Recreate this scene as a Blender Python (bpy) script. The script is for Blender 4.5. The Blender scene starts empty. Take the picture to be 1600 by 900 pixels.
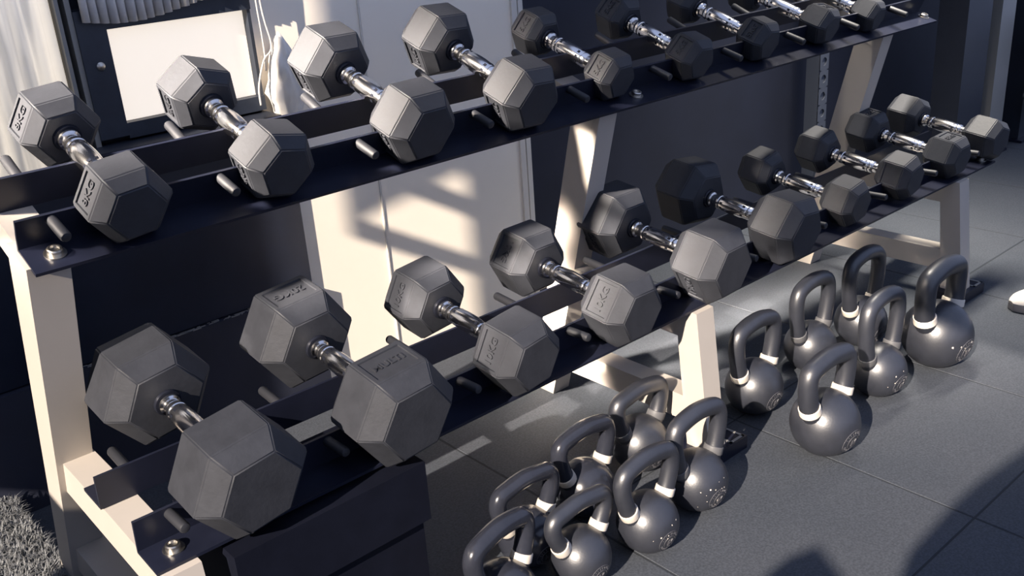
import bpy, bmesh, math, random
from mathutils import Vector, Matrix
random.seed(7)
SC = bpy.context.scene
COL = SC.collection

# ------------------------------------------------------------------ units
# everything below is laid out in rack units; S turns a rack unit into metres
# and Z0 is the height of the floor in those units.
S, Z0 = 0.84, 0.06
def W(p): return Vector((p[0] * S, p[1] * S, (p[2] - Z0) * S))

# ------------------------------------------------------------------ camera
cam_d = bpy.data.cameras.new('camera')
cam = bpy.data.objects.new('camera', cam_d); COL.objects.link(cam)
RW = ((0.7447562, -0.6640070, -0.0665801), (-0.2995122, -0.2434350, -0.9225139), (0.5963478, 0.7069895, -0.3801779))
right, down, fwd = (Vector(r) for r in RW)
m = Matrix.Identity(4)
for i, ax in enumerate((right, -down, -fwd)):
    for j in range(3): m[j][i] = ax[j]
m.translation = W((0, 0, 1.3))
cam.matrix_world = m
cam_d.sensor_width = 36.0; cam_d.lens = 1534.913 / 1600 * 36.0
cam_d.clip_start = 0.02; cam_d.clip_end = 200
SC.camera = cam

# ------------------------------------------------------------------ colour management
vs = SC.view_settings
vs.view_transform = 'Standard'; vs.look = 'None'; vs.exposure = 0.0; vs.gamma = 1.0
vs.use_curve_mapping = False

# ------------------------------------------------------------------ light
AZ, EL = math.radians(19.0), math.radians(29.0)
sun_d = bpy.data.lights.new('sun', 'SUN')
sun_d.energy = 11.6; sun_d.color = (1.0, 0.87, 0.74); sun_d.angle = math.radians(0.45)
sun = bpy.data.objects.new('sun', sun_d); COL.objects.link(sun)
sdir = Vector((math.cos(AZ) * math.cos(EL), math.sin(AZ) * math.cos(EL), -math.sin(EL)))
sun.rotation_euler = sdir.to_track_quat('-Z', 'Y').to_euler()
sun.location = W((-4, -1.5, 4))

wd = bpy.data.worlds.new('sky'); SC.world = wd; wd.use_nodes = True
nt = wd.node_tree; nt.nodes.clear()
out = nt.nodes.new('ShaderNodeOutputWorld'); bg = nt.nodes.new('ShaderNodeBackground')
tc = nt.nodes.new('ShaderNodeTexCoord')
def lobe(direction, power, col):
    """bright hazy part of the sky round one direction"""
    d = nt.nodes.new('ShaderNodeVectorMath'); d.operation = 'DOT_PRODUCT'; d.inputs[1].default_value = Vector(direction).normalized()
    nt.links.new(tc.outputs['Generated'], d.inputs[0])
    c = nt.nodes.new('ShaderNodeMath'); c.operation = 'MAXIMUM'; c.inputs[1].default_value = 0.0
    nt.links.new(d.outputs['Value'], c.inputs[0])
    p = nt.nodes.new('ShaderNodeMath'); p.operation = 'POWER'; p.inputs[1].default_value = power
    nt.links.new(c.outputs[0], p.inputs[0])
    s = nt.nodes.new('ShaderNodeVectorMath'); s.operation = 'SCALE'; s.inputs[0].default_value = col
    nt.links.new(p.outputs[0], s.inputs['Scale']); return s
def vadd(x, y):
    v = nt.nodes.new('ShaderNodeVectorMath'); v.operation = 'ADD'
    nt.links.new(x.outputs[0], v.inputs[0]); nt.links.new(y.outputs[0], v.inputs[1]); return v
base = nt.nodes.new('ShaderNodeVectorMath'); base.operation = 'ADD'
base.inputs[0].default_value = (0.36, 0.44, 0.70); base.inputs[1].default_value = (0, 0, 0)
sky = vadd(base, lobe((-1.0, 0.17, 0.66), 1200.0, (9600.0, 8400.0, 7150.0)))
sky = vadd(sky, lobe((-0.60, -0.55, 0.55), 2.0, (0.10, 0.12, 0.16)))
bg.inputs[1].default_value = 1.0
nt.links.new(sky.outputs[0], bg.inputs[0]); nt.links.new(bg.outputs[0], out.inputs[0])

lamp_l = bpy.data.lights.new('ceiling_tube_light', 'AREA')
lamp_l.shape = 'RECTANGLE'; lamp_l.size = 0.9 * S; lamp_l.spread = math.radians(66); lamp_l.size_y = 0.10 * S
lamp_l.energy = 15.0; lamp_l.color = (1.0, 0.92, 0.80)
lamp_o = bpy.data.objects.new('ceiling_tube_light', lamp_l); COL.objects.link(lamp_o)
lamp_o.location = W((2.95, 1.58, 2.10)); lamp_o.rotation_euler = (0, 0, 0)

# ------------------------------------------------------------------ materials
def mat(name, col, rough=0.5, metal=0.0, noise=0.0, nscale=20.0, bump=0.0, bscale=80.0, spec=0.5, col2=None, rvar=0.0):
    mt = bpy.data.materials.new(name); mt.use_nodes = True
    n = mt.node_tree; b = n.nodes['Principled BSDF']
    b.inputs['Base Color'].default_value = (*col, 1); b.inputs['Roughness'].default_value = rough
    b.inputs['Metallic'].default_value = metal
    b.inputs['Specular IOR Level'].default_value = spec
    co = n.nodes.new('ShaderNodeTexCoord')
    if noise > 0 or col2 or rvar > 0:
        t = n.nodes.new('ShaderNodeTexNoise'); t.inputs['Scale'].default_value = nscale
        t.inputs['Detail'].default_value = 6; t.inputs['Roughness'].default_value = 0.65
        n.links.new(co.outputs['Object'], t.inputs['Vector'])
        r = n.nodes.new('ShaderNodeValToRGB')
        a = [max(0, c * (1 - noise)) for c in col]; z = [c * (1 + noise) for c in (col2 or col)]
        r.color_ramp.elements[0].position = 0.3; r.color_ramp.elements[0].color = (*a, 1)
        r.color_ramp.elements[1].position = 0.7; r.color_ramp.elements[1].color = (*z, 1)
        n.links.new(t.outputs['Fac'], r.inputs[0]); n.links.new(r.outputs[0], b.inputs['Base Color'])
        if rvar > 0:
            q = n.nodes.new('ShaderNodeMapRange'); q.inputs[3].default_value = rough - rvar; q.inputs[4].default_value = rough + rvar
            n.links.new(t.outputs['Fac'], q.inputs[0]); n.links.new(q.outputs[0], b.inputs['Roughness'])
    if bump > 0:
        t2 = n.nodes.new('ShaderNodeTexNoise'); t2.inputs['Scale'].default_value = bscale; t2.inputs['Detail'].default_value = 4
        n.links.new(co.outputs['Object'], t2.inputs['Vector'])
        bp = n.nodes.new('ShaderNodeBump'); bp.inputs['Strength'].default_value = bump; bp.inputs['Distance'].default_value = 0.002
        n.links.new(t2.outputs['Fac'], bp.inputs['Height']); n.links.new(bp.outputs[0], b.inputs['Normal'])
    return mt
M = {}
M['rubber'] = mat('scuffed_rubber', (0.0295, 0.0315, 0.0385), 0.55, noise=0.18, nscale=26, bump=0.12, bscale=160, spec=0.3, rvar=0.06)
M['chrome'] = mat('chrome', (0.80, 0.78, 0.76), 0.16, 1.0)
M['knurl'] = mat('knurled_chrome', (0.72, 0.70, 0.68), 0.30, 1.0, bump=0.5, bscale=420)
M['dark_ring'] = mat('black_collar_ring', (0.018, 0.020, 0.030), 0.25, 0.3)
M['cream'] = mat('cream_steel_paint', (0.44, 0.40, 0.355), 0.42, noise=0.03, nscale=9, spec=0.4)
M['black_steel'] = mat('black_steel_paint', (0.010, 0.012, 0.024), 0.34, noise=0.2, nscale=14, spec=0.4, rvar=0.08)
M['peg'] = mat('rubber_sleeved_peg', (0.020, 0.021, 0.026), 0.55)
M['zinc'] = mat('zinc_bolt', (0.55, 0.52, 0.47), 0.32, 1.0)
M['bell'] = mat('kettlebell_coating', (0.021, 0.023, 0.031), 0.40, noise=0.15, nscale=40, bump=0.08, bscale=300, spec=1.0)
M['bell_gloss'] = mat('kettlebell_gloss_coating', (0.022, 0.024, 0.033), 0.2, noise=0.15, nscale=30, spec=0.6)
M['band'] = mat('pale_collar_band', (0.66, 0.60, 0.52), 0.5)
M['band_grey'] = mat('grey_collar_band', (0.10, 0.10, 0.105), 0.5)
M['emblem'] = mat('raised_grey_emblem', (0.07, 0.07, 0.08), 0.42)
M['white_wall'] = mat('white_wall_sheet', (0.93, 0.85, 0.73), 0.6, noise=0.02, nscale=4)
M['trim'] = mat('pale_trim', (0.70, 0.66, 0.60), 0.4)
M['black_wall'] = mat('black_wall_paint', (0.012, 0.015, 0.030), 0.7, noise=0.25, nscale=3)
M['board'] = mat('glossy_black_board', (0.012, 0.016, 0.030), 0.3, noise=0.3, nscale=5, rvar=0.1)
M['frame'] = mat('dark_window_frame', (0.022, 0.028, 0.042), 0.45, noise=0.25, nscale=18)
M['pane'] = mat('frosted_white_pane', (0.86, 0.81, 0.73), 0.35, noise=0.015, nscale=5)
bs = M['pane'].node_tree.nodes['Principled BSDF']   # daylight behind the frosted glass
bs.inputs['Emission Color'].default_value = (1.0, 0.88, 0.74, 1); bs.inputs['Emission Strength'].default_value = 0.80
M['curtain'] = mat('grey_pleated_cloth', (0.62, 0.60, 0.58), 0.8, noise=0.1, nscale=20)
M['sheet'] = mat('glowing_ribbed_sheet', (0.80, 0.76, 0.70), 0.5, noise=0.16, nscale=5)
nn = M['sheet'].node_tree; bs = nn.nodes['Principled BSDF']   # added glow with light and dark stripes painted in, replacing blocked sun
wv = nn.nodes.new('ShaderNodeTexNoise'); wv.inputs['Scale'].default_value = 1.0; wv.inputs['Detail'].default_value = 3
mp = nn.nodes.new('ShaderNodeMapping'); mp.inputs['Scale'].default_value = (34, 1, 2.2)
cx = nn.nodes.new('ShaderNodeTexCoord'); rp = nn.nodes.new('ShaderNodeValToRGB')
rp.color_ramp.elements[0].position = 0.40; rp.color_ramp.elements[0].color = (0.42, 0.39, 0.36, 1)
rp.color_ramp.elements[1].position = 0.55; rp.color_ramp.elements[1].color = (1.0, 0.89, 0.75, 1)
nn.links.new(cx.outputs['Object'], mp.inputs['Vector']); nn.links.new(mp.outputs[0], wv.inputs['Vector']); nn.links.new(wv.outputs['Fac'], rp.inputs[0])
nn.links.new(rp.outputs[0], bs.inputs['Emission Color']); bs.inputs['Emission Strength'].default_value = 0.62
M['bag'] = mat('white_plastic_film', (0.80, 0.76, 0.70), 0.35)
M['cord'] = mat('pale_cord', (0.55, 0.52, 0.48), 0.6)
M['vinyl'] = mat('black_vinyl', (0.005, 0.006, 0.012), 0.5, noise=0.15, nscale=30, bump=0.05, spec=0.18)
M['turf'] = mat('artificial_turf_blades', (0.15, 0.155, 0.16), 0.7, noise=0.45, nscale=60)
M['turf_base'] = mat('turf_backing', (0.02, 0.024, 0.03), 0.9)
M['shoe'] = mat('white_shoe_mesh', (0.66, 0.62, 0.56), 0.7, bump=0.3, bscale=300)
M['sole'] = mat('shoe_sole_rubber', (0.12, 0.12, 0.13), 0.6)
M['grey_steel'] = mat('grey_steel', (0.020, 0.024, 0.036), 0.45, noise=0.1)
M['rig_grey'] = mat('rig_grey_paint', (0.075, 0.085, 0.11), 0.5)
M['pale_steel'] = mat('pale_steel', (0.26, 0.25, 0.23), 0.4)
M['lamp_body'] = mat('white_lamp_housing', (0.7, 0.7, 0.7), 0.5)
M['outer_wall'] = mat('outer_wall_plaster', (0.45, 0.45, 0.45), 0.9)

def floor_mat():
    mt = bpy.data.materials.new('rubber_floor_tiles'); mt.use_nodes = True
    n = mt.node_tree; b = n.nodes['Principled BSDF']; L = n.links
    co = n.nodes.new('ShaderNodeTexCoord')
    t = n.nodes.new('ShaderNodeTexNoise'); t.inputs['Scale'].default_value = 3.0; t.inputs['Detail'].default_value = 5
    f = n.nodes.new('ShaderNodeTexNoise'); f.inputs['Scale'].default_value = 260; f.inputs['Detail'].default_value = 3
    L.new(co.outputs['Object'], t.inputs['Vector']); L.new(co.outputs['Object'], f.inputs['Vector'])
    r = n.nodes.new('ShaderNodeValToRGB')
    r.color_ramp.elements[0].position = 0.3; r.color_ramp.elements[0].color = (0.046, 0.053, 0.065, 1)
    r.color_ramp.elements[1].position = 0.7; r.color_ramp.elements[1].color = (0.058, 0.064, 0.076, 1)
    L.new(t.outputs['Fac'], r.inputs[0])
    r2 = n.nodes.new('ShaderNodeValToRGB')
    r2.color_ramp.elements[0].position = 0.35; r2.color_ramp.elements[0].color = (0.80, 0.80, 0.80, 1)
    r2.color_ramp.elements[1].position = 0.68; r2.color_ramp.elements[1].color = (1.22, 1.22, 1.22, 1)
    L.new(f.outputs['Fac'], r2.inputs[0])
    mx = n.nodes.new('ShaderNodeMix'); mx.data_type = 'RGBA'; mx.blend_type = 'MULTIPLY'; mx.inputs[0].default_value = 1
    L.new(r.outputs[0], mx.inputs[6]); L.new(r2.outputs[0], mx.inputs[7])
    L.new(mx.outputs[2], b.inputs['Base Color'])
    b.inputs['Roughness'].default_value = 0.72; b.inputs['Specular IOR Level'].default_value = 0.35
    bp = n.nodes.new('ShaderNodeBump'); bp.inputs['Strength'].default_value = 0.25; bp.inputs['Distance'].default_value = 0.002
    L.new(f.outputs['Fac'], bp.inputs['Height']); L.new(bp.outputs[0], b.inputs['Normal'])
    return mt
M['floor'] = floor_mat()

# ------------------------------------------------------------------ helpers
def tag(o, label=None, cat=None, group=None, kind=None):
    if label: o['label'] = label
    if cat: o['category'] = cat
    if group: o['group'] = group
    if kind: o['kind'] = kind
    return o
def root(name, loc, label, cat, group=None):
    o = bpy.data.objects.new(name, None); COL.objects.link(o)
    o.empty_display_size = 0.05; o.location = W(loc)
    return tag(o, label, cat, group)
def obj(name, bm, m, parent=None, local=False, smooth=False, label=None, kind=None):
    """link bm as one mesh object. Vertices are rack-unit world positions, or
    (local=True) rack-unit offsets from the root thing's own frame."""
    me = bpy.data.meshes.new(name)
    bmesh.ops.recalc_face_normals(bm, faces=bm.faces[:])
    if local:
        for v in bm.verts: v.co = v.co * S
    else:
        top = parent
        while top is not None and top.parent is not None: top = top.parent
        off = top.location if top is not None else Vector((0, 0, 0))
        for v in bm.verts: v.co = W(v.co) - off
    if smooth:
        for f in bm.faces: f.smooth = True
    bm.to_mesh(me); bm.free()
    me.materials.append(m)
    if smooth == 'auto':
        me.set_sharp_from_angle(angle=math.radians(35))
    o = bpy.data.objects.new(name, me); COL.objects.link(o)
    if parent is not None: o.parent = parent
    if label: o['label'] = label
    if kind: o['kind'] = kind
    return o
def BM(): return bmesh.new()
def box(bm, x0, x1, y0, y1, z0, z1):
    vs = [bm.verts.new((x, y, z)) for x in (x0, x1) for y in (y0, y1) for z in (z0, z1)]
    for f in ((0, 1, 3, 2), (4, 6, 7, 5), (0, 4, 5, 1), (2, 3, 7, 6), (0, 2, 6, 4), (1, 5, 7, 3)):
        bm.faces.new([vs[i] for i in f])
    return vs
def prism(bm, poly, x0, x1):
    """polygon of (y, z) pushed along x"""
    a = [bm.verts.new((x0, y, z)) for y, z in poly]; b = [bm.verts.new((x1, y, z)) for y, z in poly]
    n = len(poly)
    bm.faces.new(a); bm.faces.new(b[::-1])
    for i in range(n): bm.faces.new((a[i], b[i], b[(i + 1) % n], a[(i + 1) % n]))
def bevel(bm, w, seg=2, ang=25):
    es = [e for e in bm.edges if len(e.link_faces) == 2 and e.calc_face_angle(0) > math.radians(ang)]
    bmesh.ops.bevel(bm, geom=es, offset=w, segments=seg, affect='EDGES', clamp_overlap=True, profile=0.5)
def frame_from(t):
    t = t.normalized(); h = Vector((0, 0, 1)) if abs(t.z) < 0.9 else Vector((1, 0, 0))
    u = t.cross(h).normalized(); return u, t.cross(u).normalized()
def tube(bm, pts, rad, n=12, cap=True):
    """round bar through pts; rad a number or a list"""
    pts = [Vector(p) for p in pts]; rs = rad if isinstance(rad, (list, tuple)) else [rad] * len(pts)
    rings = []; u = None
    for i, p in enumerate(pts):
        t = (pts[min(i + 1, len(pts) - 1)] - pts[max(i - 1, 0)]).normalized()
        if u is None: u, v = frame_from(t)
        else:
            u = (u - t * u.dot(t)).normalized(); v = t.cross(u)
        rings.append([bm.verts.new(p + rs[i] * (math.cos(2 * math.pi * k / n) * u + math.sin(2 * math.pi * k / n) * v)) for k in range(n)])
    for a, b in zip(rings, rings[1:]):
        for k in range(n): bm.faces.new((a[k], a[(k + 1) % n], b[(k + 1) % n], b[k]))
    if cap: bm.faces.new(rings[0][::-1]); bm.faces.new(rings[-1])
def lathe(bm, prof, n=24, M3=None):
    """(radius, height) profile turned round z, then M3 applied"""
    rings = []
    for r, z in prof:
        if r < 1e-6: rings.append([bm.verts.new((0, 0, z))])
        else: rings.append([bm.verts.new((r * math.cos(2 * math.pi * k / n), r * math.sin(2 * math.pi * k / n), z)) for k in range(n)])
    for a, b in zip(rings, rings[1:]):
        for k in range(n):
            k2 = (k + 1) % n
            if len(a) == 1 and len(b) == 1: continue
            if len(a) == 1: bm.faces.new((a[0], b[k], b[k2]))
            elif len(b) == 1: bm.faces.new((a[k], a[k2], b[0]))
            else: bm.faces.new((a[k], a[k2], b[k2], b[k]))
    for rg in (rings[0], rings[-1]):
        if len(rg) > 1:
            try: bm.faces.new(rg)
            except ValueError: pass
    if M3 is not None: bmesh.ops.transform(bm, matrix=M3, verts=bm.verts[:])
def catmull(P, sub=8):
    P = [Vector(p) for p in P]; out = []
    for i in range(len(P) - 1):
        p0, p1, p2, p3 = P[max(i - 1, 0)], P[i], P[i + 1], P[min(i + 2, len(P) - 1)]
        for k in range(sub):
            t = k / sub
            out.append(0.5 * ((2 * p1) + (p2 - p0) * t + (2 * p0 - 5 * p1 + 4 * p2 - p3) * t * t + (3 * p1 - p0 - 3 * p2 + p3) * t ** 3))
    out.append(P[-1]); return out
_txt = {}
def text_verts(s):
    """outline of the string as a solid mesh: (verts, faces), height about 1, centred"""
    if s in _txt: return _txt[s]
    c = bpy.data.curves.new('t', 'FONT'); c.body = s; c.size = 1.0; c.align_x = 'CENTER'; c.align_y = 'CENTER'
    c.extrude = 0.05; c.resolution_u = 3; c.offset = 0.012
    o = bpy.data.objects.new('t', c); COL.objects.link(o)
    dg = bpy.context.evaluated_depsgraph_get()
    me = bpy.data.meshes.new_from_object(o.evaluated_get(dg))
    v = [x.co.copy() for x in me.vertices]; f = [tuple(p.vertices) for p in me.polygons]
    bpy.data.objects.remove(o); bpy.data.curves.remove(c); bpy.data.meshes.remove(me)
    xs = [p.x for p in v]; ys = [p.y for p in v]
    cx, cy = (min(xs) + max(xs)) / 2, (min(ys) + max(ys)) / 2
    v = [Vector((p.x - cx, p.y - cy, p.z)) for p in v]
    _txt[s] = (v, f, max(xs) - min(xs), max(ys) - min(ys)); return _txt[s]

# ================================================================== the setting
bm = BM(); box(bm, -3.2, 6.5, -3.0, 3.2, Z0 - 0.05, Z0)
tag(obj('floor', bm, M['turf_base']), kind='structure')
# rubber tiles laid edge to edge: seams at x = 1.185 + 0.546 k, y = 0.667 + 0.58 k
bm = BM(); gx, gy, gap = 0.546, 0.583, 0.0035
for i in range(-8, 10):
    for j in range(-7, 5):
        x0, y0 = 1.186 + gx * i, 0.667 + gy * j
        if x0 > 6.4 or y0 > 3.1: continue
        b2 = BM(); box(b2, x0 + gap / 2, x0 + gx - gap / 2, y0 + gap / 2, y0 + gy - gap / 2, Z0 - 0.012, Z0 + 0.0)
        top = [e for e in b2.edges if all(v.co.z > Z0 - 0.001 for v in e.verts)]
        bmesh.ops.bevel(b2, geom=top, offset=0.0016, segments=1, affect='EDGES')
        me = bpy.data.meshes.new('tmp'); b2.to_mesh(me); b2.free(); bm.from_mesh(me); bpy.data.meshes.remove(me)
for v in bm.verts: v.co.z += 0.001
tag(obj('floor_tiles', bm, M['floor']), kind='structure')

WY = 2.2
bm = BM(); box(bm, -0.9, 1.05, WY, WY + 0.1, Z0, 0.84); box(bm, -0.9, 0.70, WY + 0.03, WY + 0.1, 0.84, 3.4)
box(bm, 0.70, 1.05, WY + 0.03, WY + 0.1, 0.84, 3.4); box(bm, 1.05, 6.5, WY + 0.012, WY + 0.1, Z0, 3.4)
tag(obj('wall_back', bm, M['black_wall']), kind='structure')
# ledge along the foot of the wall, its top edge chipped
bm = BM(); box(bm, -0.9, 1.16, WY - 0.035, WY, Z0, 0.352); bevel(bm, 0.006, 2)
tag(obj('baseboard_back', bm, M['black_wall']), kind='structure')
bm = BM(); box(bm, -0.6, 1.154, WY - 0.02, WY, 0.356, 0.80); bevel(bm, 0.003, 1)
tag(obj('black_wall_board', bm, M['board']), kind='structure')
bm = BM()
rr = random.Random(3)
for i in range(150):
    x = rr.uniform(0.45, 1.05); y = WY - 0.035 + abs(rr.gauss(0, 0.008)); w = rr.uniform(0.002, 0.02)
    box(bm, x, x + w, y, y + rr.uniform(0.001, 0.003), 0.352, 0.3535)
tag(obj('paint_chips', bm, M['pale_steel']), 'pale chips and scratches along the dark ledge at the wall foot', 'paint chips', kind='stuff')
for i, (x0, x1) in enumerate(((1.10, 1.405), (1.412, 1.918))):
    bm = BM(); box(bm, x0, x1, WY - 0.006, WY + 0.012, Z0, 2.2); bevel(bm, 0.002, 1)
    tag(obj('wall_sheet', bm, M['white_wall']), kind='structure')
bm = BM(); box(bm, 1.398, 1.419, WY - 0.002, WY + 0.012, Z0, 2.2); box(bm, 1.405, 1.4085, WY - 0.010, WY - 0.006, Z0, 2.2)
tag(obj('trim_1', bm, M['trim']), kind='structure')
bm = BM(); box(bm, 1.918, 1.938, WY - 0.014, WY + 0.012, Z0, 2.2); box(bm, 1.944, 1.962, WY - 0.012, WY + 0.012, Z0, 2.2)
tag(obj('trim_2', bm, M['trim']), kind='structure')

# window in the back wall
win = bpy.data.objects.new('window_1', None); COL.objects.link(win); win.location = W((0.9, WY, 0.86)); tag(win, kind='structure')
bm = BM(); box(bm, 0.700, 0.762, WY - 0.035, WY + 0.03, 0.845, 1.115)
box(bm, 0.762, 1.098, WY - 0.035, WY + 0.03, 0.838, 0.872); box(bm, 0.762, 1.098, WY - 0.035, WY + 0.03, 1.072, 1.115)
box(bm, 1.090, 1.098, WY - 0.03, WY + 0.03, 0.838, 1.115); bevel(bm, 0.004, 2)
obj('window_frame', bm, M['frame'], win)
bm = BM(); box(bm, 0.758, 1.092, WY - 0.006, WY + 0.004, 0.868, 1.076)
obj('pane', bm, M['pane'], win)
bm = BM(); box(bm, 0.689, 0.7, WY - 0.03, WY + 0.03, 0.80, 1.3); box(bm, 0.668, 0.676, WY - 0.035, WY + 0.03, 0.80, 1.3)
obj('side_channel', bm, M['pale_steel'], win)
bm = BM(); lathe(bm, [(0, -0.004), (0.008, -0.004), (0.009, 0.002), (0.005, 0.006), (0, 0.007)], 14, Matrix.Translation((0.733, WY - 0.036, 1.0)) @ Matrix.Rotation(math.pi / 2, 4, 'X'))
obj('frame_screw', bm, M['zinc'], win, smooth='auto')
bm = BM(); box(bm, 0.60, 1.10, WY - 0.10, WY, 0.815, 0.832); bevel(bm, 0.004, 2)
obj('window_sill', bm, M['grey_steel'], win)
bm = BM(); tube(bm, [(0.62, WY - 0.13, 0.826), (1.0, WY - 0.13, 0.826)], 0.008, 10)
obj('sill_rail', bm, M['grey_steel'], win, smooth='auto')
# unseen outer wall at left, openings shaped to pass or block sun and sky
WX = -1.5
bm = BM()
def slab(poly, x0=WX - 0.12, x1=WX): prism(bm, poly, x0, x1)
slab([(-3.0, Z0), (1.14, Z0), (1.14, 1.40), (-3.0, 1.40)])
slab([(1.14, Z0), (3.2, Z0), (3.2, 0.97), (1.14, 0.97)])
slab([(1.14, 1.28), (1.30, 1.28), (1.30, 1.40), (1.14, 1.40)])
slab([(1.30, 1.28), (1.77, 1.28), (1.77, 1.85), (1.30, 1.85)])
slab([(1.77, 0.97), (3.2, 0.97), (3.2, 2.13), (1.77, 2.13)])
slab([(-3.0, 1.40), (-0.385, 1.40), (-0.375, 1.82), (-0.385, 1.92), (-0.44, 2.034), (-0.52, 2.143), (-0.66, 2.28), (-0.70, 5.2), (-3.0, 5.2)])
lin = [(-0.70, 2.46), (0.02, 2.50), (0.20, 2.45), (0.44, 2.32)]
for (ya, za), (yb, zb) in zip(lin, lin[1:]): slab([(ya, za), (yb, zb), (yb, 5.2), (ya, 5.2)])
slab([(0.44, 2.32), (0.50, 2.26), (0.60, 2.20), (0.66, 2.17), (0.72, 2.03), (1.05, 1.98), (1.05, 5.2), (0.44, 5.2)])
slab([(1.30, 1.85), (1.77, 1.85), (1.77, 5.2), (1.30, 5.2)])
slab([(1.77, 2.38), (1.98, 2.90), (3.2, 2.90), (3.2, 5.2), (1.77, 5.2)])
tag(obj('unseen_wall_left', bm, M['outer_wall']), kind='structure')
# unseen block added beyond the opening to keep sky light off the floor
bm = BM(); box(bm, -6.4, -6.0, 0.1, 2.45, Z0, 8.0)
tag(obj('unseen_sky_blocker', bm, M['outer_wall']), kind='structure')
bm = BM(); box(bm, -9.0, WX - 0.12, -6.0, 8.0, Z0 - 0.3, Z0 - 0.05)
tag(obj('ground', bm, M['outer_wall']), kind='structure')
# unseen bars, brace and blocker added in the side opening to shape sun patches
bm = BM()
slab([(1.05, 2.112), (1.218, 2.112), (1.218, 2.158), (1.05, 2.158)], WX - 0.04, WX - 0.01)
slab([(1.05, 2.298), (1.218, 2.298), (1.218, 2.346), (1.05, 2.346)], WX - 0.04, WX - 0.01)
slab([(1.218, 2.146), (1.218, 5.2), (1.05, 5.2), (1.05, 2.50)], WX - 0.04, WX - 0.01)
slab([(-0.29, 1.40), (-0.128, 1.40), (-0.135, 1.76), (-0.18, 1.80), (-0.25, 1.77), (-0.29, 1.72)], WX - 0.10, WX - 0.02)  # added outline that throws the rounded shadow on the floor
tag(obj('unseen_sun_bars', bm, M['outer_wall']), kind='structure')

# ================================================================== window dressing
bm = BM(); n = 150; rows = []
for j in range(5):
    row = []
    for i in range(n + 1):
        x = 0.715 + 0.40 * i / n; zb = 1.098 - 0.016 * math.sin((i / n) * 5.2 + 0.3) - 0.01 * (i / n > 0.8)
        z = zb + (1.32 - zb) * j / 4
        row.append(bm.verts.new((x, WY - 0.045 - 0.008 * math.sin(i * 0.84) - 0.003 * math.sin(i * 0.31 + j), z)))
    rows.append(row)
for a, b in zip(rows, rows[1:]):
    for i in range(n): bm.faces.new((a[i], a[i + 1], b[i + 1], b[i]))
o = obj('curtain', bm, M['curtain'], smooth=True); tag(o, 'grey pleated blind cloth hanging above the bright window', 'curtain')
md = o.modifiers.new('thick', 'SOLIDIFY'); md.thickness = 0.003
bm = BM(); n = 190; rows = []
for j in range(2):
    row = []
    for i in range(n + 1):
        x = 0.10 + 0.562 * i / n
        row.append(bm.verts.new((x, WY - 0.012 - 0.0045 * math.cos(i * 2 * math.pi / 10.5), 0.80 if j == 0 else 1.8)))
    rows.append(row)
for i in range(n): bm.faces.new((rows[0][i], rows[0][i + 1], rows[1][i + 1], rows[1][i]))
o = obj('corrugated_sheet', bm, M['sheet'], smooth=True); tag(o, 'white corrugated sheet on the wall left of the window', 'corrugated sheet')
md = o.modifiers.new('thick', 'SOLIDIFY'); md.thickness = 0.003
# cords and the plastic film bundle at the right of the window
bm = BM(); tube(bm, catmull([(1.103, WY - 0.05, 1.30), (1.106, WY - 0.05, 1.1), (1.108, WY - 0.05, 0.99), (1.104, WY - 0.05, 0.93)]), 0.0022, 8)
tag(obj('blind_cord', bm, M['cord'], smooth=True), 'thin pale cord hanging straight beside the window pane', 'cord')
bm = BM(); tube(bm, catmull([(1.115, WY - 0.05, 1.30), (1.117, WY - 0.05, 1.08), (1.128, WY - 0.05, 0.985), (1.10, WY - 0.055, 0.955), (1.075, WY - 0.06, 0.90), (1.072, WY - 0.06, 0.855)]), 0.0025, 8)
tag(obj('looped_cord', bm, M['cord'], smooth=True), 'thin pale cord curving down to the sill beside the bundle', 'cord')
bm = BM(); bmesh.ops.create_icosphere(bm, subdivisions=4, radius=1.0)
rr = random.Random(5)
from mathutils import noise as mn
for v in bm.verts:
    p = v.co.copy(); k = 1 + 0.30 * mn.noise(p * 2.2) + 0.16 * mn.noise(p * 5.5)
    h = (p.z + 1) / 2
    v.co = Vector((1.150 + 0.05 * p.x * k * (1.15 - 0.75 * h), WY - 0.05 + 0.035 * p.y * k, 0.905 + 0.105 * p.z * (1 + 0.1 * mn.noise(p * 3))))
o = obj('plastic_bag', bm, M['bag'], smooth=True); tag(o, 'crumpled white plastic bag hanging beside the window', 'bag')

# ================================================================== turf
bm = BM(); box(bm, -2.6, 0.325, 1.15, 2.16, Z0, 0.105)
t = tag(obj('artificial_turf', bm, M['turf_base']), 'artificial turf mat with short blades beside the rack leg', 'turf', kind='stuff')
bm = BM(); rr = random.Random(11)
for i in range(15000):
    x = 0.335 - abs(rr.gauss(0, 0.16)) if i % 3 else rr.uniform(-0.2, 0.33)
    y = rr.uniform(1.45, 2.16); a = rr.uniform(0, 6.28); L = rr.uniform(0.022, 0.042); w = rr.uniform(0.0012, 0.002)
    lean = rr.uniform(0.1, 0.95); d = Vector((math.cos(a), math.sin(a), 0)); sd = Vector((-d.y, d.x, 0)) * w
    p0 = Vector((x, y, 0.103)); p1 = p0 + d * L * 0.35 * lean + Vector((0, 0, L * 0.6)); p2 = p0 + d * L * lean + Vector((0, 0, L * (1.05 - 0.45 * lean)))
    a1, a2 = bm.verts.new(p0 - sd), bm.verts.new(p0 + sd); b1, b2 = bm.verts.new(p1 - sd * 0.9), bm.verts.new(p1 + sd * 0.9); c1 = bm.verts.new(p2)
    bm.faces.new((a1, a2, b2, b1)); bm.faces.new((b1, b2, c1))
obj('turf_blades', bm, M['turf'], t, kind='stuff')

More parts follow.
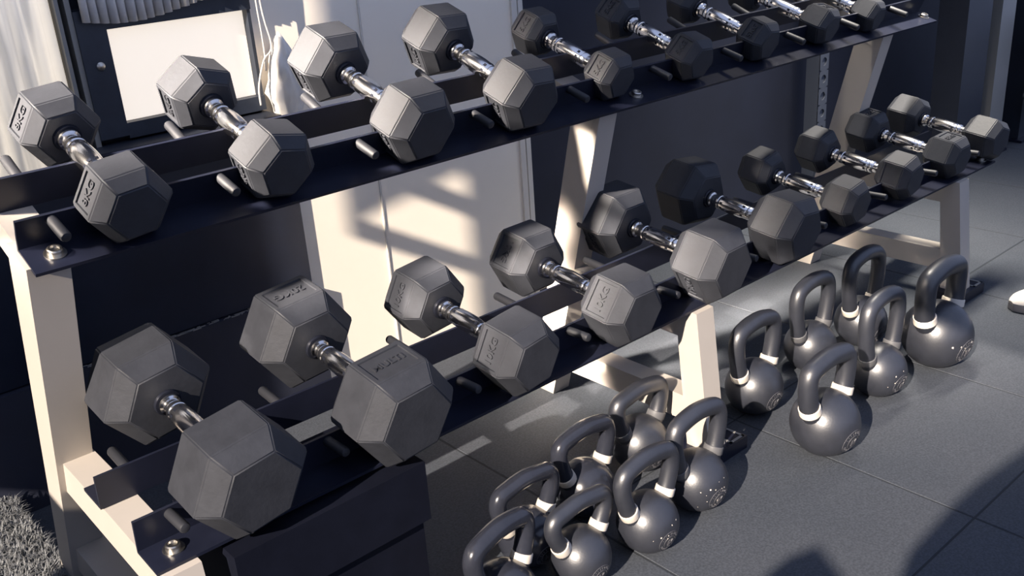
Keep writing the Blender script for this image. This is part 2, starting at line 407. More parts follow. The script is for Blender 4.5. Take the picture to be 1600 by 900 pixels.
# ================================================================== the rack
rack = root('dumbbell_rack', (1.65, 1.45, Z0), 'long two-tier dumbbell rack with cream frames and black steel shelf rails', 'dumbbell rack')
XL, XR, TW = 0.335, 2.973, 0.057
TU, TLW = 0.35, 0.05
def rail(nm, B, tilt, side, width, up, upv):
    """L-angle along x: bend B, ledge `width` towards side (-1 front, +1 rear), upstand vector upv"""
    d = Vector((side * math.cos(tilt), side * math.sin(tilt))); n = Vector((-math.sin(tilt), math.cos(tilt)))
    T = 0.0055; b = Vector(B); u = Vector(upv); ud = u.normalized(); back = -d
    poly = [b, b + d * width, b + d * width - n * T, b - n * T + back * T, b + u + back * T, b + u]
    bm = BM(); prism(bm, [tuple(p) for p in poly], XL, XR); bevel(bm, 0.0015, 2, 40)
    o = obj(nm, bm, M['black_steel'], rack, smooth='auto')
    return o, b, d, n
def pegs(o, b, d, n, xs, h, fac=1.0):
    for x in xs:
        p0 = b + n * h; p1 = p0 + d * 0.062 + n * 0.004
        bm = BM(); P0, P1 = Vector((x, *p0)), Vector((x, *p1)); ax = (P1 - P0).normalized()
        tube(bm, [P0 - ax * 0.004, P0 + ax * 0.058, P0 + ax * 0.061, P0 + ax * 0.062], [0.0085, 0.0085, 0.0072, 0.004], 14)
        obj('divider_peg', bm, M['peg'], o, smooth='auto')
def bolts(o, b, d, n, xs):
    for x in xs:
        c = b + d * 0.031
        z = Vector((0, *n)); zx = Vector((1, 0, 0)); zy = z.cross(zx)
        R3 = Matrix((zx, zy, z)).transposed().to_4x4(); R3.translation = Vector((x, *c))
        bm = BM(); lathe(bm, [(0.0, 0.0), (0.0165, 0.0), (0.0165, 0.002), (0.0115, 0.0022), (0.0115, 0.009), (0.0095, 0.0105), (0.007, 0.0105), (0.006, 0.0075), (0.0, 0.0075)], 18, R3)
        obj('bolt', bm, M['zinc'], o, smooth='auto')
PX_U = [0.385, 0.652, 0.920, 1.188, 1.452, 1.717, 1.98, 2.245, 2.504, 2.765]
PX_L = [0.389, 0.662, 0.940, 1.219, 1.490, 1.766, 2.05, 2.335, 2.606, 2.86]
BX = [0.376, 1.650, 2.952]
ruf = rail('upper_front_rail', (1.507, 0.8533), TU, -1, 0.066, 0.053, (-0.0225, 0.047))
rur = rail('upper_rear_rail', (1.616, 0.8930), TU, 1, 0.066, 0.053, (-0.0182, 0.0498))
rlf = rail('lower_front_rail', (1.2885, 0.4320), TLW, -1, 0.0665, 0.055, (-0.0085, 0.0545))
rlr = rail('lower_rear_rail', (1.4410, 0.4400), 0.03, 1, 0.066, 0.058, (-0.0100, 0.0575))
pegs(*ruf, PX_U, 0.041); pegs(*rur, PX_U, 0.041); pegs(*rlf, PX_L, 0.043); pegs(*rlr, PX_L, 0.045)
bolts(*ruf, BX); bolts(*rlf, BX); bolts(*rur, BX); bolts(*rlr, BX)
def tube_prism(nm, poly, x0, x1, m=None):
    bm = BM(); prism(bm, poly, x0, x1); bevel(bm, 0.005, 3, 30)
    return obj(nm, bm, m or M['cream'], rack, smooth='auto')
for fi, X in enumerate((0.3385, 1.5294, 2.7203)):
    x0, x1 = X, X + TW
    # slanted tube under the upper shelf
    t_, dn = Vector((math.cos(TU), math.sin(TU))), Vector((math.sin(TU), -math.cos(TU)))
    o_ = Vector((1.507, 0.8533)) + dn * 0.0062
    a, b = o_ - t_ * 0.026, o_ + t_ * 0.190
    tube_prism('upper_shelf_tube', [tuple(a), tuple(b), tuple(b + dn * 0.055), tuple(a + dn * 0.055)], x0, x1)
    # leaning upright, floor to upper shelf
    sl, yt, wu = (0.265, 1.474, 0.077) if fi else (0.400, 1.466, 0.072)
    ux0, ux1 = (x0, x1) if fi else (0.328, 0.391)
    yb = yt + sl * (0.827 - Z0)
    tube_prism('upright', [(yt - 0.002, 0.8345), (yt + wu * 1.0, 0.8345 + wu * math.tan(TU) * 0.92), (yb + wu, Z0), (yb, Z0)], ux0 + 0.0006, ux1 - 0.0006)
    # lower shelf tube, front post, base beam and foot
    yr = yt + sl * (0.827 - 0.40) + 0.02
    tube_prism('lower_shelf_tube', [(1.222, 0.4232), (1.445, 0.4335), (yr, 0.436), (yr, 0.366), (1.222, 0.356)], x0 + 0.0012, x1 - 0.0012)
    tube_prism('front_post', [(1.2095, 0.4225), (1.2680, 0.4262), (1.234, 0.09), (1.171, 0.09)], x0, x1)
    yb2 = yt + sl * (0.827 - 0.18) + 0.05
    bm = BM(); prism(bm, [(1.225, 0.212), (yb2, 0.212), (yb2, 0.150), (1.225, 0.150)], x0 + 0.0012, x1 - 0.0012); bevel(bm, 0.005, 3, 30)
    obj('base_beam', bm, M['cream'], rack, smooth='auto')
    fx0, fx1 = (x0 - 0.03, x1 + 0.062)
    bm = BM(); box(bm, fx0, fx1, 1.155, 1.285, Z0 + 0.001, 0.093); bevel(bm, 0.004, 2)
    f_ = obj('front_foot', bm, M['black_steel'], rack, smooth='auto')
    bm = BM(); w = 0.004
    for bx in ((x1 + 0.008, fx1 - 0.006, 1.160, 1.166), (x1 + 0.008, fx1 - 0.006, 1.262, 1.268), (x1 + 0.008, x1 + 0.014, 1.160, 1.268), (fx1 - 0.012, fx1 - 0.006, 1.160, 1.268)):
        box(bm, *bx, 0.0925, 0.0945)
    obj('foot_edge', bm, M['pale_steel'], f_)

# ================================================================== dumbbells
Q, CR = 0.6983, 0.3200
DB = {
    'U1': (0.4848, 1.5840, 0.9443, 0.0184, 0.3334, -0.6428, 0.0671, 0.0546, 0.0766, -0.6291),
    'U2': (0.7364, 1.5848, 0.9482, 0.0176, 0.3406, -0.3076, 0.0671, 0.0575, 0.0755, -0.2339),
    'U3': (1.0240, 1.5910, 0.9559, 0.0498, 0.3471, -0.5383, 0.0783, 0.0586, 0.0768, -0.5161),
    'U4': (1.2953, 1.5929, 0.9583, 0.0297, 0.3513, -0.4752, 0.0769, 0.0603, 0.0764, -0.4835),
    'U5': (1.5745, 1.6014, 0.9409, 0.0420, 0.3432, -0.5421, 0.0571, 0.0459, 0.0758, -0.5165),
    'U6': (1.8425, 1.5938, 0.9402, -0.0077, 0.3456, -0.4435, 0.0578, 0.0492, 0.0757, -0.4486),
    'U7': (2.1090, 1.5928, 0.9405, 0.0368, 0.3527, -0.4374, 0.0571, 0.0441, 0.0759, -0.4374),
    'U8': (2.3811, 1.5946, 0.9376, 0.0688, 0.3289, -0.4064, 0.0547, 0.0491, 0.0757, -0.4064),
    'U9': (2.6270, 1.5900, 0.9323, 0.0657, 0.3559, -0.4537, 0.0497, 0.0434, 0.0762, -0.4538),
    'L1': (0.4845, 1.3867, 0.5434, 0.0236, 0.1412, -0.6636, 0.0963, 0.0802, 0.0791, -0.6718),
    'L2': (0.7615, 1.3773, 0.5425, 0.0103, 0.1438, -0.6092, 0.0989, 0.0752, 0.0800, -0.6157),
    'L3': (1.0485, 1.3811, 0.5226, 0.0094, 0.1261, -0.6617, 0.0794, 0.0644, 0.0799, -0.6359),
    'L4': (1.3324, 1.3825, 0.5202, 0.0008, 0.1258, -0.5236, 0.0816, 0.0657, 0.0812, -0.5411),
    'L5': (1.6169, 1.3832, 0.5309, 0.0030, 0.1319, -0.5645, 0.0901, 0.0706, 0.0796, -0.5365),
    'L6': (1.8956, 1.3831, 0.5323, 0.0040, 0.1360, -0.4243, 0.0886, 0.0691, 0.0789, -0.3909),
    'L7': (2.1992, 1.3916, 0.5134, 0.0105, 0.1498, -0.7024, 0.0641, 0.0552, 0.0796, -0.7234),
    'L8': (2.4706, 1.3919, 0.5141, 0.0031, 0.1403, -0.7856, 0.0645, 0.0571, 0.0789, -0.7581),
    'L9': (2.7420, 1.3922, 0.5124, -0.0314, 0.1441, -0.6129, 0.0659, 0.0594, 0.0784, -0.6034),
    'L10': (2.9706, 1.3850, 0.5150, -0.0851, 0.1228, -0.1660, 0.0675, 0.0611, 0.0786, -0.1526),
}

def lbl(row, ix): pass
def hexhead(bm, side, rho, R, Lp, g, faces):
    """rubber hexagon with chamfered ends; side +1 the front end (local -y), -1 the rear"""
    c = CR * R; rings = []
    for s_, rr_ in ((g, R * Q * 0.55), (g, R * Q), (g + c, R), (g + c + Lp, R), (g + 2 * c + Lp, R * Q)):
        rings.append([bm.verts.new((rr_ * math.sin(rho + k * math.pi / 3), -side * s_, rr_ * math.cos(rho + k * math.pi / 3))) for k in range(6)])
    lab = []
    for i in range(len(rings) - 1):
        for k in range(6):
            f = bm.faces.new((rings[i][k], rings[i][(k + 1) % 6], rings[i + 1][(k + 1) % 6], rings[i + 1][k]))
            if i == 2 and ((k + 3) % 6 - 3) in faces: lab.append(f)
    bm.faces.new(rings[0][::-1]); bm.faces.new(rings[-1])
    bmesh.ops.recalc_face_normals(bm, faces=bm.faces[:])
    inner = []
    for f in lab:
        bmesh.ops.inset_individual(bm, faces=[f], thickness=min(R, Lp) * 0.17, depth=0.0)
        bmesh.ops.inset_individual(bm, faces=[f], thickness=0.0012, depth=-0.0028)
        inner.append(f)
    keep = set(v for f in inner for v in f.verts) | set(v for f in inner for e in f.edges for lf in e.link_faces for v in lf.verts)
    es = [e for e in bm.edges if len(e.link_faces) == 2 and e.calc_face_angle(0) > math.radians(20) and not (e.verts[0] in keep or e.verts[1] in keep)]
    bmesh.ops.bevel(bm, geom=es, offset=0.0022, segments=2, affect='EDGES', clamp_overlap=True)
def marking(bm, side, rho, R, Lp, g, k, s, flip):
    c = CR * R; th = rho + (k + 0.5) * math.pi / 3
    n = Vector((math.sin(th), 0, math.cos(th))); t = Vector((math.cos(th), 0, -math.sin(th)))
    r = -t if flip else t; u = n.cross(r)
    v, f, w, h = text_verts(s)
    sc = min(R * 0.60 / w, Lp * 0.42 / h); ctr = n * (R * math.cos(math.pi / 6) - 0.0027) + Vector((0, -side * (g + c + Lp / 2), 0))
    vv = [bm.verts.new(ctr + r * p.x * sc + u * p.y * sc + n * (p.z + 0.05) * 0.021) for p in v]
    for q in f: bm.faces.new([vv[i] for i in q])
def handle_profile(g):
    hb = []
    pts = [(-g - 0.012, 0.0225), (-g + 0.0005, 0.0225), (-g + 0.0015, 0.0205), (-g + 0.006, 0.0205), (-g + 0.007, 0.0145), (-g + 0.011, 0.0145), (-g + 0.012, 0.0175), (-g + 0.018, 0.0180), (-g + 0.0195, 0.0152), (-g + 0.024, 0.0152)]
    return pts
def dumbbell(key, label, group, marks, dull=False):
    X, Y, Z, yaw, tilt, rf, R, Lp, g, rr_ = DB[key]
    a = Vector((math.sin(yaw) * math.cos(tilt), -math.cos(yaw) * math.cos(tilt), -math.sin(tilt)))
    xd = Vector((math.cos(yaw), math.sin(yaw), 0)); up = xd.cross(-a)
    t = root('hex_dumbbell', (X, Y, Z), label, 'dumbbell', group)
    m3 = Matrix((xd, -a, up)).transposed(); t.rotation_mode = 'QUATERNION'; t.rotation_quaternion = m3.to_quaternion()
    for side, rho, nm in ((1, rf, 'f'), (-1, rr_, 'r')):
        mk = [q for q in marks if q[0] == nm]
        bm = BM(); hexhead(bm, side, rho, R, Lp, g, [q[1] for q in mk])
        hd = obj('weight_head', bm, M['rubber'], t, local=True, smooth='auto')
        for q in mk:
            if q[2]:
                bm = BM(); marking(bm, side, rho, R, Lp, g, q[1], q[2], q[3])
                obj('weight_marking', bm, M['rubber'], hd, local=True)
    # chrome handle: dark ring, groove and flange at each end, swelling knurled grip between
    rot = Matrix.Rotation(math.pi / 2, 4, 'X')
    ends = [(0.0152, 0.024), (0.0150, 0.030), (0.0168, 0.034)]
    prof = [(0.0150, -g + 0.024), (0.0172, -g + 0.030), (0.0172, -g + 0.036), (0.0160, -g + 0.0375)]
    k = 22
    for i in range(k + 1):
        z = (-g + 0.038) + (2 * g - 0.076) * i / k; q = 1 - (2 * i / k - 1) ** 2
        prof.append((0.0163 + 0.0030 * q, z))
    prof += [(0.0160, g - 0.0375), (0.0172, g - 0.036), (0.0172, g - 0.030), (0.0150, g - 0.024)]
    bm = BM(); lathe(bm, prof, 28, rot)
    h = obj('handle', bm, M['chrome'], t, local=True, smooth='auto')
    for sg in (-1, 1):
        bm = BM(); lathe(bm, [(0.0140, sg * (g - 0.026)), (0.0140, sg * (g - 0.014)), (0.0180, sg * (g - 0.012)), (0.0184, sg * (g - 0.008)), (0.0145, sg * (g - 0.006)), (0.0145, sg * (g + 0.004))], 24, rot)
        obj('flange', bm, M['chrome'], h, local=True, smooth='auto')
        bm = BM(); lathe(bm, [(0.0150, sg * (g - 0.0055)), (0.0220, sg * (g - 0.0045)), (0.0235, sg * (g - 0.001)), (0.0235, sg * (g + 0.004))], 24, rot)
        obj('collar_ring', bm, M['dark_ring'], h, local=True, smooth='auto')
    # dark squares round each grip end: chrome reflections put in as colour
    for zz in (-1, 1):
        bm = BM()
        for kk in range(9):
            th = kk * 2 * math.pi / 9
            z0_, z1_ = zz * (g - 0.045), zz * (g - 0.053)
            r_ = 0.0172 + 0.0029 * (1 - (z0_ / (g - 0.038)) ** 2)
            ps = []
            for dth in (-0.17, 0.17):
                for z_ in (z0_, z1_):
                    ps.append(bm.verts.new((r_ * math.cos(th + dth), -z_, r_ * math.sin(th + dth))))
            bm.faces.new((ps[0], ps[1], ps[3], ps[2]))
        obj('reflection_squares', bm, M['dark_ring'], h, local=True, kind='stuff')
    return t
GU, GL = 'hex dumbbells on the upper shelf', 'hex dumbbells on the lower shelf'
dumbbell('U1', 'black hex dumbbell marked 8KG at the left end of the upper shelf', GU, [('f', -1, '8KG', False), ('r', -1, '8KG', False)])
dumbbell('U2', 'black hex dumbbell in front of the window, second from left on the upper shelf', GU, [('f', -2, '8KG', False), ('r', -2, '8KG', False)])
dumbbell('U3', 'black hex dumbbell third from left on the upper shelf, before the bright wall', GU, [('f', -2, '10KG', False), ('r', -2, '10KG', False)])
dumbbell('U4', 'large black hex dumbbell fourth from left on the upper shelf before the grey wall', GU, [('f', -2, '10KG', False), ('r', -2, '10KG', False)])
dumbbell('U5', 'small black hex dumbbell fifth from left on the upper shelf', GU, [('f', -1, '5KG', False), ('r', -1, '5KG', False)])
dumbbell('U6', 'small black hex dumbbell sixth from left on the upper shelf, top cut by photo edge', GU, [('f', -1, '5KG', False), ('r', -1, '5KG', False)])
dumbbell('U7', 'small black hex dumbbell seventh from left on the upper shelf', GU, [('f', -1, '5KG', False)])
dumbbell('U8', 'small black hex dumbbell eighth from left on the upper shelf with a lit framed top', GU, [('f', 0, '5KG', False)])
dumbbell('U9', 'small black hex dumbbell at the far right of the upper shelf', GU, [])
dumbbell('L1', 'largest black hex dumbbell at the left end of the lower shelf', GL, [])
dumbbell('L2', 'large black hex dumbbell marked 20KG on top, second from left on the lower shelf', GL, [('r', 0, '20KG', True), ('f', 0, 'MULTI', False)])
dumbbell('L3', 'black hex dumbbell marked 10KG, third from left on the lower shelf', GL, [('f', -1, '10KG', False), ('r', -1, '10KG', False)])
dumbbell('L4', 'black hex dumbbell with 10KG on its rear head, fourth from left on the lower shelf', GL, [('r', -1, '10KG', True), ('f', -1, '10KG', False)])
dumbbell('L5', 'unmarked-faced black hex dumbbell over the middle front post of the lower shelf', GL, [('f', -2, '15KG', False), ('r', -2, '15KG', False)])
dumbbell('L6', 'black hex dumbbell with a bright plain top, sixth from left on the lower shelf', GL, [])
dumbbell('L7', 'small black hex dumbbell seventh from left on the lower shelf', GL, [])
dumbbell('L8', 'small black hex dumbbell eighth from left on the lower shelf, left of the right upright', GL, [('f', -1, '', False)])
dumbbell('L9', 'small black hex dumbbell marked on top, second from right on the lower shelf', GL, [('r', 0, '8KG', False), ('f', 0, '8KG', False)])
dumbbell('L10', 'black hex dumbbell overhanging the right end of the lower shelf', GL, [])

# ================================================================== kettlebells
GK = 'kettlebells standing on the floor before the rack'
def kettlebell(c, r, top, label, band, gloss=False, yaw=0.0, bar=0.275, chips=0):
    t = root('kettlebell', (c[0], c[1], Z0), label, 'kettlebell', GK)
    mt = M['bell_gloss'] if gloss else M['bell']
    rz = Matrix.Rotation(yaw, 4, 'Z'); C0 = Vector((0, 0, r))
    b = bar * r; w = 0.040 + 0.50 * r; a = top - b
    # body: ball with a flattened foot and slight shoulders under the handle
    prof = []
    for i in range(33):
        th = -math.pi / 2 + math.pi * i / 32
        rad, z = r * math.cos(th), r * math.sin(th)
        if z < -0.94 * r: z = -0.94 * r - (0 if i else 0)
        prof.append((rad, z))
    prof[0] = (0, -0.94 * r); prof[-1] = (0, r)
    bm = BM(); lathe(bm, prof, 40, Matrix.Translation(C0 - Vector((0, 0, 0.06 * r))))
    bmesh.ops.remove_doubles(bm, verts=bm.verts[:], dist=1e-5)
    obj('body', bm, mt, t, local=True, smooth='auto')
    ztop = a
    half = [(0.58 * r, 0.34 * r), (0.86 * r, 0.70 * r), (w * 0.98, 0.50 * (0.8 * r) + 0.50 * a), (w * 0.90, 0.82 * a + 0.18 * 0.9 * r), (w * 0.56, a * 0.985 - 0.003), (0, a)]
    pts = [(x, 0, z) for x, z in half] + [(-x, 0, z) for x, z in half[-2::-1]]
    path = [rz @ (p + C0) for p in catmull(pts, 8)]
    n = len(path)
    rad = []
    for i in range(n):
        u = abs(2 * i / (n - 1) - 1)
        rad.append(b * (1.0 + 0.22 * max(0, (u - 0.72) / 0.28) ** 1.5 + 0.04 * (1 - u)))
    bm = BM(); tube(bm, path, rad, 18)
    obj('handle', bm, mt, t, local=True, smooth=True)
    for sg in (0, 1):
        q = path if sg == 0 else path[::-1]
        # first point clear of the ball
        i0 = next(i for i, p in enumerate(q) if (p - C0).length > r * 0.93)
        i1 = next(i for i, p in enumerate(q) if (p - C0).length > r * 1.24)
        p0, p1 = q[i0], q[i1]; d = (p1 - p0)
        d = d.normalized() * (0.011 + 0.09 * r)
        mid = [p0 + d * s_ for s_ in (0, 0.06, 0.94, 1.0)]
        rb = b * 1.17
        bm = BM(); tube(bm, mid, [rb * 0.97, rb, rb * 0.98, rb * 0.94], 22)
        obj('collar', bm, M['band'] if band else M['band_grey'], t, local=True, smooth='auto', label='pale collar band' if band else None)
    # round emblem on the front of the ball
    nrm = (rz @ Vector((-0.06, -0.95, -0.27))).normalized(); e1 = Vector((0, 0, 1)).cross(-nrm).normalized() * -1; e1 = nrm.cross(Vector((0, 0, 1))).normalized() * -1; e2 = nrm.cross(e1)
    if e2.z < 0: e2 = -e2
    if e1.x < 0: e1 = -e1
    Cb = C0 - Vector((0, 0, 0.06 * r))
    def on(u, v, h=0.0): return Cb + (nrm + e1 * u + e2 * v).normalized() * (r + h)
    bm = BM()
    for R_ in (0.23, 0.41):
        ring = [on(R_ * math.cos(k * math.pi / 18), R_ * math.sin(k * math.pi / 18), 0.0) for k in range(36)]
        tube(bm, ring + [ring[0]], 0.0105 * r, 6, cap=False)
    v_, f_, w_, h_ = text_verts('M')
    vv = [bm.verts.new(on(p.x * 0.30, p.y * 0.30, (p.z + 0.02) * 0.35 * r)) for p in v_]
    for q in f_: bm.faces.new([vv[i] for i in q])
    # worn lettering running round the emblem: short raised strokes
    rr = random.Random(int(r * 1e5))
    for k in range(22):
        th = k * 2 * math.pi / 22 + 0.1
        if k % 11 in (0, 10): continue
        l0, l1 = 0.285, rr.uniform(0.345, 0.37)
        p = [on(l0 * math.cos(th), l0 * math.sin(th), 0.0), on(l1 * math.cos(th + rr.uniform(-0.06, 0.06)), l1 * math.sin(th), 0.0)]
        tube(bm, p, 0.012 * r, 5)
    obj('emblem', bm, M['emblem'], t, local=True, smooth='auto')
    if chips:
        bm = BM()
        for k in range(chips):
            p = on(rr.gauss(-0.15, 0.30), rr.gauss(0.15, 0.35), 0.0); n_ = (p - Cb).normalized(); u_, v_2 = frame_from(n_)
            s_ = rr.uniform(0.010, 0.030) * r * 1.4; q = [bm.verts.new(p + n_ * 0.0006 + (u_ * math.cos(j * 1.047) + v_2 * math.sin(j * 1.047)) * s_ * rr.uniform(0.6, 1.0)) for j in range(6)]
            bm.faces.new(q)
        obj('paint_chips', bm, M['band'], t, local=True, kind='stuff')
    return t
KB = [
 ((0.879, 1.126), 0.0649, 0.156, 'glossy black kettlebell nearest the camera at the bottom edge of the photo', True, True, 0.15),
 ((1.027, 1.223), 0.0555, 0.150, 'dark kettlebell standing behind the glossy nearest one, mostly hidden', True, True, 0.0),
 ((1.058, 1.108), 0.0534, 0.137, 'small black kettlebell with pale collars, second from left in the front row', True, False, 0.0),
 ((1.221, 1.255), 0.0580, 0.159, 'shaded black kettlebell with pale collars in the rear row, left of the cream base beam', True, True, 0.0),
 ((1.220, 1.083), 0.0570, 0.167, 'black kettlebell with pale collars and a round emblem, third from left in the front row', True, False, 0.0),
 ((1.426, 1.285), 0.0600, 0.155, 'dark kettlebell with dark collars before the cream base beam, behind the third front one', False, False, 0.0),
 ((1.395, 1.101), 0.0604, 0.182, 'speckled black kettlebell with grey collars directly before the middle cream post', False, False, 0.0),
 ((1.803, 1.248), 0.0640, 0.196, 'black kettlebell with pale collars just right of the middle cream post', True, False, 0.0),
 ((2.083, 1.271), 0.0620, 0.207, 'black kettlebell with grey collars, middle of the rear row right of the post', False, False, 0.0),
 ((1.756, 1.024), 0.0779, 0.178, 'big black kettlebell standing out in front on the sunlit floor', True, False, 0.0),
 ((2.299, 1.252), 0.0640, 0.218, 'dark kettlebell before the right base beam, rearmost of the right cluster', True, False, 0.0),
 ((2.074, 1.073), 0.0625, 0.219, 'black kettlebell with dark collars between the big front one and the far right one', False, False, 0.0),
 ((2.315, 1.046), 0.0898, 0.204, 'largest black kettlebell with pale collars at the far right beside the right post', True, False, 0.0),
]
for i, (c, r, h, l, b, g_, y_) in enumerate(KB):
    k_ = {0: 1.0, 9: 1.0, 12: 1.0}.get(i, 1.10)
    kettlebell(c, r * k_, h - (k_ - 1) * r, l, b, g_, y_, chips={4: 9, 6: 22, 8: 6, 11: 8, 12: 6}.get(i, 0))

# ================================================================== padded box under the shelf
t = root('padded_box', (0.61, 1.30, Z0), 'black vinyl padded box standing under the left of the lower shelf', 'padded box')
bm = BM(); box(bm, 0.447, 0.778, 1.205, 1.40, Z0 + 0.03, 0.300); bevel(bm, 0.012, 3)
obj('body', bm, M['vinyl'], t, smooth='auto')
bm = BM(); box(bm, 0.437, 0.787, 1.192, 1.41, 0.300, 0.414)
bevel(bm, 0.026, 5); obj('cushion', bm, M['vinyl'], t, smooth='auto')
bm = BM()
for x in (0.47, 0.755):
    for y in (1.225, 1.38): lathe_m = Matrix.Translation((x, y, Z0)); b2 = BM(); lathe(b2, [(0.012, 0), (0.015, 0.03)], 12, lathe_m); me = bpy.data.meshes.new('tmp'); b2.to_mesh(me); b2.free(); bm.from_mesh(me); bpy.data.meshes.remove(me)
obj('feet', bm, M['black_steel'], t)

# ================================================================== right-hand background
t = root('rig_upright', (3.40, 2.10, Z0), 'dark perforated steel rig upright against the black wall', 'rig upright')
bm = BM()
def holed_post(bm, x0, x1, y0, y1, z0, z1, pitch, hw):
    """hollow-fronted square post with a column of round holes in its front plate"""
    cx = (x0 + x1) / 2; z = z0; n = 16
    box(bm, x0, x1, y0 + 0.006, y1, z0, z1)
    while z < z1 - 1e-6:
        zt = z + pitch; zc = (z + zt) / 2
        circ = [(cx + hw * math.cos(2 * math.pi * k / n), zc + hw * math.sin(2 * math.pi * k / n)) for k in range(n)]
        def edge(k):
            c, s_ = math.cos(2 * math.pi * k / n), math.sin(2 * math.pi * k / n); hx, hz = (x1 - x0) / 2, pitch / 2
            q = min(hx / max(abs(c), 1e-9), hz / max(abs(s_), 1e-9)); return (cx + c * q, zc + s_ * q)
        outer = [edge(k) for k in range(n)]
        ci = [bm.verts.new((x, y0, zz)) for x, zz in circ]; oi = [bm.verts.new((x, y0, zz)) for x, zz in outer]; cb = [bm.verts.new((x, y0 + 0.005, zz)) for x, zz in circ]
        for k in range(n):
            k2 = (k + 1) % n
            bm.faces.new((ci[k], ci[k2], oi[k2], oi[k])); bm.faces.new((ci[k], cb[k], cb[k2], ci[k2]))
        z = zt
holed_post(bm, 3.372, 3.432, 2.08, 2.14, 0.09, 0.09 + 0.0665 * 30, 0.0665, 0.016)
obj('post', bm, M['rig_grey'], t)
bm = BM(); box(bm, 3.34, 3.47, 2.02, 2.19, Z0 + 0.001, 0.09); bevel(bm, 0.004, 2); obj('base_plate', bm, M['black_steel'], t)
t = root('wide_steel_column', (4.06, 1.86, Z0), 'wide dark grey steel column in the right background', 'column')
bm = BM(); box(bm, 3.96, 4.17, 1.80, 1.92, Z0 + 0.012, 2.4); bevel(bm, 0.006, 2); obj('post', bm, M['grey_steel'], t)
bm = BM(); box(bm, 3.93, 4.20, 1.77, 1.95, Z0 + 0.001, Z0 + 0.012); obj('base_plate', bm, M['black_steel'], t)
t = root('pale_column', (4.33, 1.86, Z0), 'pale square column at the top right beside the dark column', 'column')
bm = BM(); box(bm, 4.265, 4.395, 1.80, 1.92, Z0 + 0.012, 2.4); bevel(bm, 0.006, 2); obj('post', bm, M['pale_steel'], t)
bm = BM(); box(bm, 4.24, 4.42, 1.775, 1.945, Z0 + 0.001, Z0 + 0.012); obj('base_plate', bm, M['black_steel'], t)
t = root('storage_post', (4.63, 1.84, Z0), 'dark plate storage post at the right edge of the photo', 'post')
bm = BM(); box(bm, 4.59, 4.67, 1.80, 1.88, Z0 + 0.012, 2.4); bevel(bm, 0.006, 2); obj('post', bm, M['grey_steel'], t)
for z in (0.50, 0.27):
    bm = BM(); tube(bm, [(4.60, 1.80, z), (4.60, 1.62, z)], 0.018, 14); obj('storage_peg', bm, M['chrome'], t, smooth='auto')
bm = BM(); box(bm, 4.56, 4.70, 1.77, 1.91, Z0 + 0.001, Z0 + 0.012); obj('base_plate', bm, M['black_steel'], t)
for z, rr_, nm, cc in ((0.50, 0.115, 'round weight plate hanging on the upper peg of the right storage post', 1.72), (0.27, 0.105, 'round weight plate hanging on the lower peg of the right storage post', 1.72)):
    t = root('weight_plate', (4.60, cc, z), nm, 'weight plate', 'plates on the storage post')
    ry = Matrix.Rotation(math.pi / 2, 4, 'X')
    bm = BM(); lathe(bm, [(0.020, -0.018), (0.045, -0.020), (0.050, -0.012), (rr_ * 0.74, -0.010), (rr_ * 0.80, -0.022), (rr_ * 0.97, -0.024), (rr_, -0.016), (rr_, 0.016), (rr_ * 0.97, 0.024), (rr_ * 0.8, 0.022), (rr_ * 0.74, 0.010), (0.05, 0.012), (0.045, 0.02), (0.020, 0.018), (0.020, -0.018)], 48, ry)
    obj('disc', bm, M['rig_grey'], t, local=True, smooth='auto')
    bm = BM(); lathe(bm, [(0.0185, -0.021), (0.030, -0.021), (0.030, 0.021), (0.0185, 0.021), (0.0185, -0.021)], 28, ry); obj('hub', bm, M['pale_steel'], t, local=True, smooth='auto')

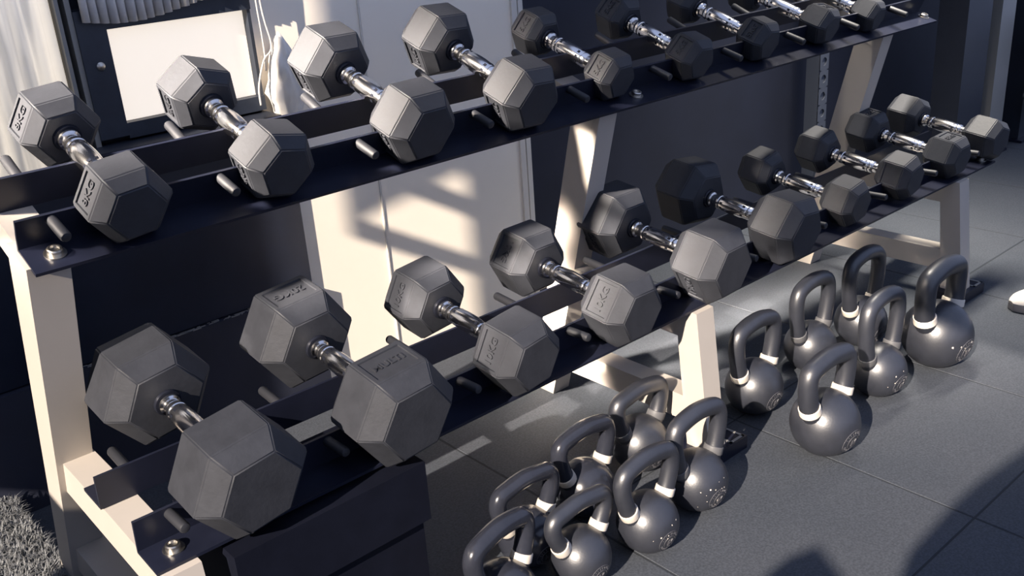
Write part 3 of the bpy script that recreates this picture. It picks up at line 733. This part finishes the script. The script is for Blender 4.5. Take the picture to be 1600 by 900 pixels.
# white training shoe entering at the right edge
t = root('training_shoe', (2.88, 0.95, Z0), 'white training shoe with its toe at the right edge of the photo', 'shoe')
ax = Vector((0.80, -0.60, 0)); sd = Vector((0.60, 0.80, 0)); o0 = Vector((2.755, 1.040, Z0 + 0.001)); LEN = 0.31
def interp(tab, u):
    for (u0, v0), (u1, v1) in zip(tab, tab[1:]):
        if u <= u1: return v0 + (v1 - v0) * (u - u0) / (u1 - u0)
    return tab[-1][1]
WT = [(0, 0.012), (0.04, 0.028), (0.12, 0.043), (0.28, 0.053), (0.5, 0.046), (0.75, 0.041), (0.92, 0.036), (0.98, 0.024), (1, 0.010)]
HT = [(0, 0.030), (0.05, 0.046), (0.2, 0.056), (0.38, 0.078), (0.55, 0.104), (0.66, 0.108), (0.82, 0.098), (0.97, 0.112), (1, 0.104)]
for part in ('upper', 'sole'):
    bm = BM(); rings = []; N = 30
    for i in range(N + 1):
        u = i / N; w = interp(WT, u) * (1.0 if part == 'upper' else 1.08); hh = interp(HT, u); ring = []
        for k in range(17):
            th = math.pi * k / 16
            if part == 'upper':
                x_, z_ = w * math.cos(th) * (1 - 0.25 * math.sin(th) * (u > 0.5)), 0.020 + (hh - 0.020) * math.sin(th) ** 0.75
            else: x_, z_ = w * math.cos(th), 0.003 if k in (0, 16) else 0.026
            ring.append(bm.verts.new(o0 + ax * (LEN * u) + sd * x_ + Vector((0, 0, z_))))
        rings.append(ring)
    for i_, (a_, b_) in enumerate(zip(rings, rings[1:])):
        for k in range(16):
            if part == 'upper' and 17 <= i_ < 28 and 5 <= k <= 10: continue     # ankle opening
            bm.faces.new((a_[k], a_[k + 1], b_[k + 1], b_[k]))
        if part == 'sole': bm.faces.new((a_[0], b_[0], b_[16], a_[16]))
    bm.faces.new(rings[0]); bm.faces.new(rings[-1])
    so = obj(part, bm, M['shoe' if part == 'upper' else 'sole'], t, smooth='auto')
    if part == 'upper':
        md = so.modifiers.new('thick', 'SOLIDIFY'); md.thickness = 0.003; md.offset = -1
bm = BM()
for u in (0.30, 0.37, 0.44, 0.51):
    hh = interp(HT, u); w = 0.020
    tube(bm, [o0 + ax * (LEN * u) + sd * (w * s_) + Vector((0, 0, hh - 0.006 * abs(s_) + 0.001)) for s_ in (-1, -0.5, 0, 0.5, 1)], 0.0028, 8)
obj('laces', bm, M['band'], t, smooth=True)

# lamp housing round the ceiling tube (above the frame)
t = root('ceiling_lamp', (2.95, 1.58, 2.12), 'white ceiling lamp housing above the right end of the rack', 'lamp')
bm = BM(); box(bm, 2.46, 3.44, 1.50, 1.66, 2.115, 2.165); bevel(bm, 0.006, 2); obj('housing', bm, M['lamp_body'], t)
bm = BM(); tube(bm, [(2.65, 1.58, 2.165), (2.65, 1.58, 3.4)], 0.006, 8); tube(bm, [(3.25, 1.58, 2.165), (3.25, 1.58, 3.4)], 0.006, 8); obj('hanger_rods', bm, M['lamp_body'], t)
